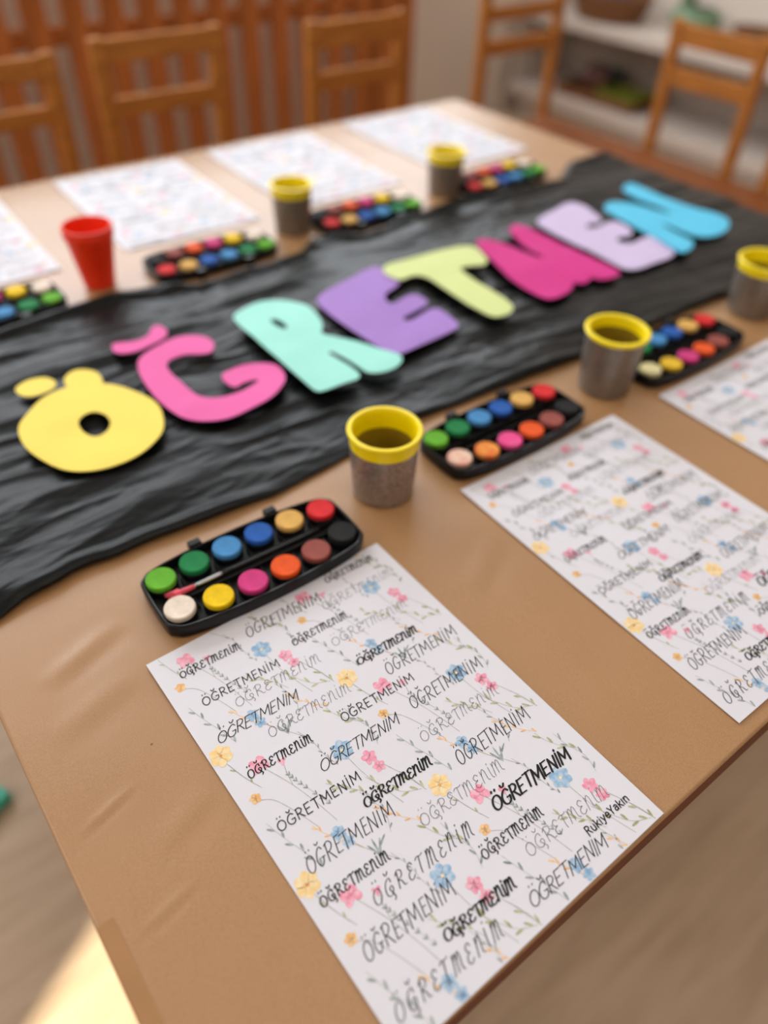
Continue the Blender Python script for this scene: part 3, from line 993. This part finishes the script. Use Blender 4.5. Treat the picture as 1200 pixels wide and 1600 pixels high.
def sprig(pts, mk, n, size, wd=0.26, both=False, start=0.0):
    if not inside(*pts[0]) and not inside(*pts[-1]):
        return
    q = stem(pts, 'stem' if mk != 'orange' else 'orange', wd)
    for k in range(n):
        i = int((start + (1 - start) * (k + 0.3) / n) * (len(q) - 2))
        d = q[i + 1] - q[i]
        a = math.atan2(d[1], d[0])
        for s in ((-1, 1) if both else ((1,) if k % 2 else (-1,))):
            aa = a + s * 0.75
            aa = a + s * 0.5
            c = q[i] + size * 0.85 * np.array([math.cos(aa), math.sin(aa)])
            if inside(*c, 1.5):
                blob(c[0], c[1], size * 0.85, size * 0.24, aa, mk, 0.00010, 8, 0.05, k)


for ti in range(-1, 3):
    for tj in range(-1, 4):
        X, Y = ti * 102.0, -tj * 102.0

        def p(x, y):
            return (X + x, Y + y)
        sd = 100
        # blue daisy with stem
        stem([p(74, -44), p(76, -60), p(80, -76), p(84, -90)])
        flower(*p(74, -37), 7.4, 6, 'blue', 'yellow', sd)
        # pink pair
        stem([p(86, -53), p(92, -66), p(98, -80), p(101, -92)])
        sprig([p(101, -92), p(98, -82), p(95, -72)], 'greenleaf', 2, 3.4, both=False)
        flower(*p(85.5, -52), 5.2, 5, 'pink', None, sd + 20)
        flower(*p(87, -61), 4.3, 5, 'pink', None, sd + 30)
        # yellow flower
        stem([p(8, -101), p(10, -108), p(13, -118), p(18, -130)])
        flower(*p(8, -95), 7.8, 6, 'yellow', 'core', sd + 40)
        sprig([p(16, -126), p(11, -112), p(9, -104)], 'greenleaf', 2, 2.4)
        # blue pair with grass
        stem([p(41, -86), p(46, -96), p(53, -106), p(60, -116)])
        flower(*p(40, -81), 4.8, 5, 'blue', None, sd + 50)
        flower(*p(42, -89), 4.0, 5, 'blue', None, sd + 60)
        for k in range(4):
            blob(X + 51 + 2.2 * k, Y - 103 + 1.5 * (k % 2), 5.6, 0.7, 1.9 - 0.45 * k, 'greyleaf', 0.00010, 10, 0.02, k) if inside(X + 51 + 2.2 * k, Y - 103, 6) else None
        # pink side flower
        stem([p(26, -17), p(34, -36), p(40, -56), p(44, -74)])
        flower(*p(24.5, -13), 7.0, 4, 'pink', None, sd + 70, 0.75, 0.9)
        flower(*p(38, -20), 3.0, 3, 'pink', None, sd + 80)
        stem([p(38, -22), p(36, -30), p(35, -38)])
        # orange bud with bent stem
        stem([p(12, -34), p(20, -40), p(27, -55), p(33, -72)])
        flower(*p(11, -32), 3.8, 5, 'orange', None, sd + 90)
        # grey green leaf sprigs
        sprig([p(21, -92), p(17, -78), p(12, -64), p(8, -50)], 'greyleaf', 6, 3.4, both=False)
        sprig([p(47, -63), p(42, -48), p(38, -36), p(36, -28)], 'greyleaf', 8, 1.9, both=True)
        sprig([p(66, -44), p(63, -33), p(62, -20), p(58, -8)], 'greyleaf', 8, 1.9)
        sprig([p(96, -48), p(99, -36), p(95, -22), p(94, -12)], 'greyleaf', 5, 3.2, both=False)
        sprig([p(66, -100), p(71, -88), p(69, -78), p(66, -68)], 'greyleaf', 5, 2.4)
        # orange sprigs
        sprig([p(48, -99), p(42, -88), p(33, -76), p(30, -68)], 'orange', 6, 2.6, start=0.2)
        sprig([p(86, -106), p(77, -96), p(72, -88), p(68, -80)], 'orange', 6, 2.6)
        # olive sprigs
        sprig([p(72, -77), p(66, -66), p(58, -58), p(52, -50)], 'greenleaf', 5, 3.4, start=0.2, both=False)
        sprig([p(99, -90), p(88, -84), p(80, -72), p(75, -62)], 'greenleaf', 5, 3.6, both=False)
        sprig([p(100, -30), p(92, -22), p(86, -12), p(84, -4)], 'greenleaf', 4, 3.6)


def make_sheet(label, x, y, ang):
    """printed A4 sheet, local origin at its top-left corner"""
    root = tag(empty('printed_sheet', (x, y, KZ), ang), label, 'paper sheet', 'printed sheets with lettering and flowers')
    return root


SM = {}


def bend(x, y):
    """gentle waviness of a sheet lying on the paper cover (mm in, metres out)"""
    return 0.0006 + 0.0005 * np.sin(x / 70.0 + 0.6) * np.sin(y / 90.0) + 0.0010 * np.exp(-((x - 210) ** 2 + (y + 297) ** 2) / 2200.0) + 0.0006 * np.exp(-(x ** 2 + y ** 2) / 1600.0)


def sheet_meshes():
    n, m_ = 22, 31
    u, v = np.meshgrid(np.linspace(0, 210, n), np.linspace(0, -297, m_))
    V0 = np.stack([u / 1000, v / 1000, bend(u, v)], -1).reshape(-1, 3)
    F0 = []
    for j in range(m_ - 1):
        for i in range(n - 1):
            a = j * n + i
            F0.append((a, a + n, a + n + 1, a + 1))
    # thickness: a second layer below plus rim
    nb = len(V0)
    V1 = V0.copy()
    V1[:, 2] -= 0.00025
    rim = [i for i in range(n)] + [j * n + n - 1 for j in range(1, m_)] + [(m_ - 1) * n + i for i in range(n - 2, -1, -1)] + [j * n for j in range(m_ - 2, 0, -1)]
    Fs = F0 + [tuple(nb + k for k in reversed(f)) for f in F0]
    for a, b in zip(rim, rim[1:] + rim[:1]):
        Fs.append((a, b, nb + b, nb + a))
    o = mesh_obj('paper', np.vstack([V0, V1]), Fs, M_paper, None, True)
    o.data.set_sharp_from_angle(angle=R(40))
    SM['paper'] = o.data
    bpy.data.objects.remove(o)
    for key, (V_, F_, MI_, mats) in {'printed_lettering': (PV, PF, PM, [M_ink, M_ink_grey]),
                                     'printed_flowers': (FV, FF, FM, [WASH[k] for k in WK])}.items():
        A = np.array(V_, float)
        B = np.stack([A[:, 0] / 1000, A[:, 1] / 1000, A[:, 2] + bend(A[:, 0], A[:, 1])], -1)
        o = mesh_obj(key, B, F_, None, None, False, MI_, mats)
        bm = bmesh.new()
        bm.from_mesh(o.data)
        for f in bm.faces:
            f.normal_update()
            if f.normal.z < 0:
                f.normal_flip()
        bm.to_mesh(o.data)
        bm.free()
        SM[key] = o.data
        bpy.data.objects.remove(o)


sheet_meshes()
SHEETS = [
    ('white printed sheet nearest the viewer, in focus, below the closest paint set', 0.0975, 0.298, 0.0065),
    ('white printed sheet on the near side, right of the one in focus', 0.4108, 0.3083, -0.0171),
    ('white printed sheet on the near side, cut by the right frame edge', 0.6886, 0.2984, -0.0072),
    ('white printed sheet on the far side, cut by the left frame edge', 0.277, 0.945, math.pi - 0.02),
    ('white printed sheet on the far side, behind the red cup', 0.578, 0.945, math.pi - 0.03),
    ('white printed sheet on the far side, behind the far cup nearer the middle', 0.850, 0.945, math.pi - 0.02),
    ('white printed sheet on the far side, nearest the far corner', 1.148, 0.950, math.pi - 0.01),
]
for lab, x, y, a in SHEETS:
    r_ = make_sheet(lab, x, y, a)
    for key in ('paper', 'printed_flowers', 'printed_lettering'):
        link(bpy.data.objects.new(key, SM[key]), r_)

# ------------------------------------------------------------------ watercolour sets
def outline(L, W, n=10):
    """rounded box outline with bulging long sides and slanted ends"""
    ctrl = [(-L / 2, -0.020), (-L / 2 + 0.004, -0.029), (-L / 2 + 0.014, -0.0345), (-L / 4, -W / 2 + 0.0016), (0, -W / 2), (L / 4, -W / 2 + 0.0016), (L / 2 - 0.014, -0.0345), (L / 2 - 0.004, -0.029), (L / 2, -0.020),
            (L / 2, 0.020), (L / 2 - 0.004, 0.029), (L / 2 - 0.014, 0.0345), (L / 4, W / 2 - 0.0016), (0, W / 2), (-L / 4, W / 2 - 0.0016), (-L / 2 + 0.014, 0.0345), (-L / 2 + 0.004, 0.029), (-L / 2, 0.020)]
    return catmull(ctrl, 4, True)


BL, BW = 0.177, 0.080


def ring(off, z):
    o = outline(BL, BW)
    return [(q[0] * (BL / 2 - off) / (BL / 2), q[1] * (BW / 2 - off) / (BW / 2), z) for q in o]


def cake_mat(name, c, c2=None):
    return mat('cake_' + name, s2l(c), 0.75, spec=0.25, color2=s2l(c2) if c2 else tuple(x * 0.8 for x in s2l(c)), vscale=120 if not c2 else 70,
               bump=0.25, bscale=260, bdist=0.0006)


CK = {'lime': (104, 182, 46), 'green': (22, 128, 70), 'sky': (72, 142, 200), 'blue': (34, 92, 178), 'tan': (226, 178, 96), 'red': (222, 44, 48),
      'white': (242, 228, 212), 'yellow': (246, 206, 12), 'magenta': (214, 62, 132), 'orange': (240, 92, 34), 'brown': (154, 82, 74), 'black': (30, 30, 31)}
CM = {k: cake_mat(k, v) for k, v in CK.items()}
CM['white_pink'] = cake_mat('white_pink', (244, 224, 200), (232, 168, 150))
CM['yellow_orange'] = cake_mat('yellow_orange', (240, 176, 78), (226, 106, 52))
CM['hot_pink'] = cake_mat('hot_pink', (240, 66, 140), (226, 90, 150))
CM['cream'] = cake_mat('cream', (232, 222, 170), (214, 204, 150))
CM['deep_yellow'] = cake_mat('deep_yellow', (240, 196, 50))
TOPROW = ['lime', 'green', 'sky', 'blue', 'tan', 'red']
LOWROW = ['white', 'yellow', 'magenta', 'orange', 'brown', 'black']
TOFF = [0.0195, 0.0215, 0.0222, 0.0222, 0.0215, 0.0185]
LOFF = [-0.0155, -0.0215, -0.0225, -0.0225, -0.0215, -0.0155]

# meshes made once
rings = [ring(0.0025, 0.0), ring(0.0005, 0.0012), ring(0.0, 0.011), ring(0.0004, 0.0124), ring(0.0012, 0.013), ring(0.0024, 0.0126), ring(0.0036, 0.0045)]
nr = len(rings[0])
bv = [q for r_ in rings for q in r_]
bf = []
for i in range(len(rings) - 1):
    for k in range(nr):
        k2 = (k + 1) % nr
        bf.append((i * nr + k, i * nr + k2, (i + 1) * nr + k2, (i + 1) * nr + k))
bf.append(tuple(reversed(range(nr))))
bf.append(tuple(range((len(rings) - 1) * nr, len(rings) * nr)))
t_ = mesh_obj('tray', bv, bf, M_black_plastic, None, True)
t_.data.set_sharp_from_angle(angle=R(50))
ME_TRAY = t_.data
bpy.data.objects.remove(t_)
t_ = lathe('pan', [(0.0126, 0.0045), (0.0126, 0.0095), (0.0119, 0.0105), (0.0112, 0.0105)], M_black_plastic, None, 32)
ME_PAN = t_.data
bpy.data.objects.remove(t_)
t_ = lathe('cake', [(0.0118, 0.010), (0.0120, 0.0135), (0.0116, 0.0146), (0.0107, 0.0151), (0.0098, 0.0149), (0.004, 0.0150)], CM['lime'], None, 36)
ME_CAKE = t_.data
bpy.data.objects.remove(t_)
CAKES = {}
for k, m_ in CM.items():
    me = ME_CAKE.copy()
    me.materials.clear()
    me.materials.append(m_)
    CAKES[k] = me


def paint_set(label, x, y, rz, over=None, z=KZ):
    over = over or {}
    root = tag(empty('watercolour_set', (x, y, z), rz), label, 'paint set', 'open watercolour sets')
    link(bpy.data.objects.new('tray', ME_TRAY), root)
    for i in range(6):
        for row, offs in ((TOPROW, TOFF), (LOWROW, LOFF)):
            name = row[i]
            px = (i - 2.5) * 0.0292
            loc = (px, offs[i], 0)
            pn = link(bpy.data.objects.new('pan', ME_PAN), root)
            pn.location = loc
            ck = link(bpy.data.objects.new('paint_cake', CAKES[over.get(name, name)]), pn)
            ck['label'] = name.replace('_', ' ') + ' paint cake'
    # middle channel: two long ribs, cross ribs between the pans
    for s in (-1, 1):
        box('channel_rib', (BL - 0.022, 0.0012, 0.0055), (0, s * 0.0052, 0.0072), M_black_plastic, root, 0.0004, seg=1)
    for i in range(5):
        for s in (-1, 1):
            box('cross_rib', (0.0011, 0.011, 0.004), ((i - 2) * 0.0292, s * 0.0125, 0.0065), M_black_plastic, root, 0.0004, seg=1)
    for hx in (-0.034, 0.036):
        box('hinge_clip', (0.011, 0.007, 0.007), (hx, BW / 2 + 0.0025, 0.0105), M_black_plastic, root, 0.001)
        box('hinge_clip', (0.007, 0.003, 0.012), (hx, BW / 2 + 0.006, 0.0065), M_black_plastic, root, 0.001)
    return root


set1 = paint_set('open watercolour set nearest the viewer, touching the sheet in focus', 0.2115, 0.3345, R(-2.0))
paint_set('open watercolour set between two near silver cups, its yellow cake stained orange', 0.504, 0.3475, R(-1.0), {'white': 'white_pink', 'yellow': 'yellow_orange', 'magenta': 'hot_pink'})
paint_set('open watercolour set on the near side right of the second silver cup', 0.779, 0.3415, R(-0.5), {'white': 'cream', 'yellow': 'deep_yellow'})
paint_set('black watercolour set at the right frame edge beside the last near cup', 1.068, 0.322, R(1.0))
paint_set('open watercolour set on the far side, cut by the left frame edge', 0.160, 0.868, R(181.0))
paint_set('open watercolour set on the far side, right of the red cup', 0.452, 0.859, R(179.0))
paint_set('open watercolour set on the far side, between the two far silver cups', 0.714, 0.863, R(177.5))
paint_set('open watercolour set on the far side, right of the farthest silver cup', 0.988, 0.859, R(180.5))

# paint brush lying in the nearest set
brush = tag(empty('paint_brush', (0.2115, 0.3345, KZ + 0.0115), R(-2.0)), 'thin black paint brush with pink bristles lying in nearest watercolour set', 'brush')


def rod(name, x0, x1, r0, r1, m, parent, n=12, z0=0.0, z1=0.0):
    verts, faces = [], []
    st = 8
    for i in range(st + 1):
        f = i / st
        rr = r0 + (r1 - r0) * f
        for k in range(n):
            a = 2 * math.pi * k / n
            verts.append((x0 + (x1 - x0) * f, rr * math.cos(a), z0 + (z1 - z0) * f + rr * math.sin(a)))
    for i in range(st):
        for k in range(n):
            faces.append((i * n + k, i * n + (k + 1) % n, (i + 1) * n + (k + 1) % n, (i + 1) * n + k))
    faces.append(tuple(reversed(range(n))))
    faces.append(tuple(range(st * n, st * n + n)))
    return mesh_obj(name, verts, faces, m, parent, True)


rod('handle', -0.030, 0.060, 0.0020, 0.0013, M_black_plastic, brush)
rod('ferrule', -0.054, -0.030, 0.0018, 0.0021, M_metal, brush)
bh = rod('bristles', -0.054, -0.071, 0.0018, 0.0030, M_pink_bristle, brush)
for k in range(14):
    a = 2 * math.pi * k / 14
    h_ = rod('bristle_tuft', -0.066, -0.076 - 0.002 * ((k * 7) % 5) / 5, 0.0008, 0.00025, M_pink_bristle, brush, 6)
    h_.location = (0, 0.0021 * math.cos(a), 0.0016 * math.sin(a))
    h_.rotation_euler = (0, 0, 0.09 * math.cos(a))
rod('loose_bristle', -0.070, -0.090, 0.00009, 0.00005, M_pink_bristle, brush, 5).rotation_euler = (0, 0, 0.12)

# ------------------------------------------------------------------ cups
def silver_cup(label, x, y, body_m, band, h=0.0665, rr=0.0305, rb=0.0272, tilt=(0, 0), rz=0.0, lip=0.0012):
    root = tag(empty('silver_cup', (x, y, KZ), rz), label, 'cup', 'silver covered cups with yellow rims')
    root.rotation_euler = (tilt[0], tilt[1], rz)

    def rad(z):
        return rb + (rr - rb) * z / h
    zt = h - band
    # silver wrap around the outside
    lathe('glitter_wrap', [(rb - 0.001, 0.0), (rb + 0.0006, 0.0008), (rad(zt * 0.5) + 0.0010, zt * 0.5), (rad(zt) + 0.0006, zt), (rad(zt) - 0.0012, zt), (rb - 0.0014, 0.001)], body_m, root, 64)
    # yellow plastic collar with a rolled lip, inner wall of the cup below it
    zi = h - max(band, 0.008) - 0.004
    pr = [(rad(zt) - 0.0010, zt - 0.001), (rad(zt) + 0.0009, zt + 0.0002), (rad(h) + 0.0004, h - 0.004), (rad(h) + 0.0012 + lip, h - 0.003), (rad(h) + 0.0016 + lip, h - 0.0012),
          (rad(h) + 0.0010 + lip * 0.6, h), (rad(h) - 0.0012, h), (rad(h) - 0.0022, h - 0.0012), (rad(h) - 0.0026, h - 0.006), (rad(zi) - 0.0030, zi), (rad(zi) - 0.0018, zi - 0.0004)]
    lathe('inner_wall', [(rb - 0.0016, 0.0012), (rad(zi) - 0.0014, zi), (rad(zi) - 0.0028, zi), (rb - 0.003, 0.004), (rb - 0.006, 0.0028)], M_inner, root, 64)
    lathe('yellow_collar', pr, M_yellow_plastic, root, 64, caps=False)
    return root


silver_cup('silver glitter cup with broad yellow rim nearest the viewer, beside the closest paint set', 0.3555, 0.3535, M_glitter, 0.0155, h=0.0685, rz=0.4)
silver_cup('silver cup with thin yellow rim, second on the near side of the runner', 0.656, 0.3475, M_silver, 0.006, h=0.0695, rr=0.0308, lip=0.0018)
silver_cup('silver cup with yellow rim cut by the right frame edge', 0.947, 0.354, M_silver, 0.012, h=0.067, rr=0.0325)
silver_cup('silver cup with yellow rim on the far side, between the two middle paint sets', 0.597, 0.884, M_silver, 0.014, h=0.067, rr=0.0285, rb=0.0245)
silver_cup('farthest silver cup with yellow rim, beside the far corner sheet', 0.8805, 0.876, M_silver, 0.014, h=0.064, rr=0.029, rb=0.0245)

rc = tag(empty('red_cup', (0.302, 0.878, KZ)), 'plain red plastic cup tapering to a narrow base, at the far side', 'cup')
lathe('cup_body', [(0.0175, 0.0), (0.0190, 0.001), (0.0290, 0.066), (0.0275, 0.066), (0.0180, 0.003), (0.010, 0.0028)], M_red_plastic, rc, 56)
lathe('cup_rim', [(0.0286, 0.062), (0.0300, 0.0635), (0.0305, 0.075), (0.0298, 0.0765), (0.0284, 0.0765), (0.0277, 0.075), (0.0272, 0.062)], M_red_plastic, rc, 56, caps=False)

bpy.context.view_layer.update()
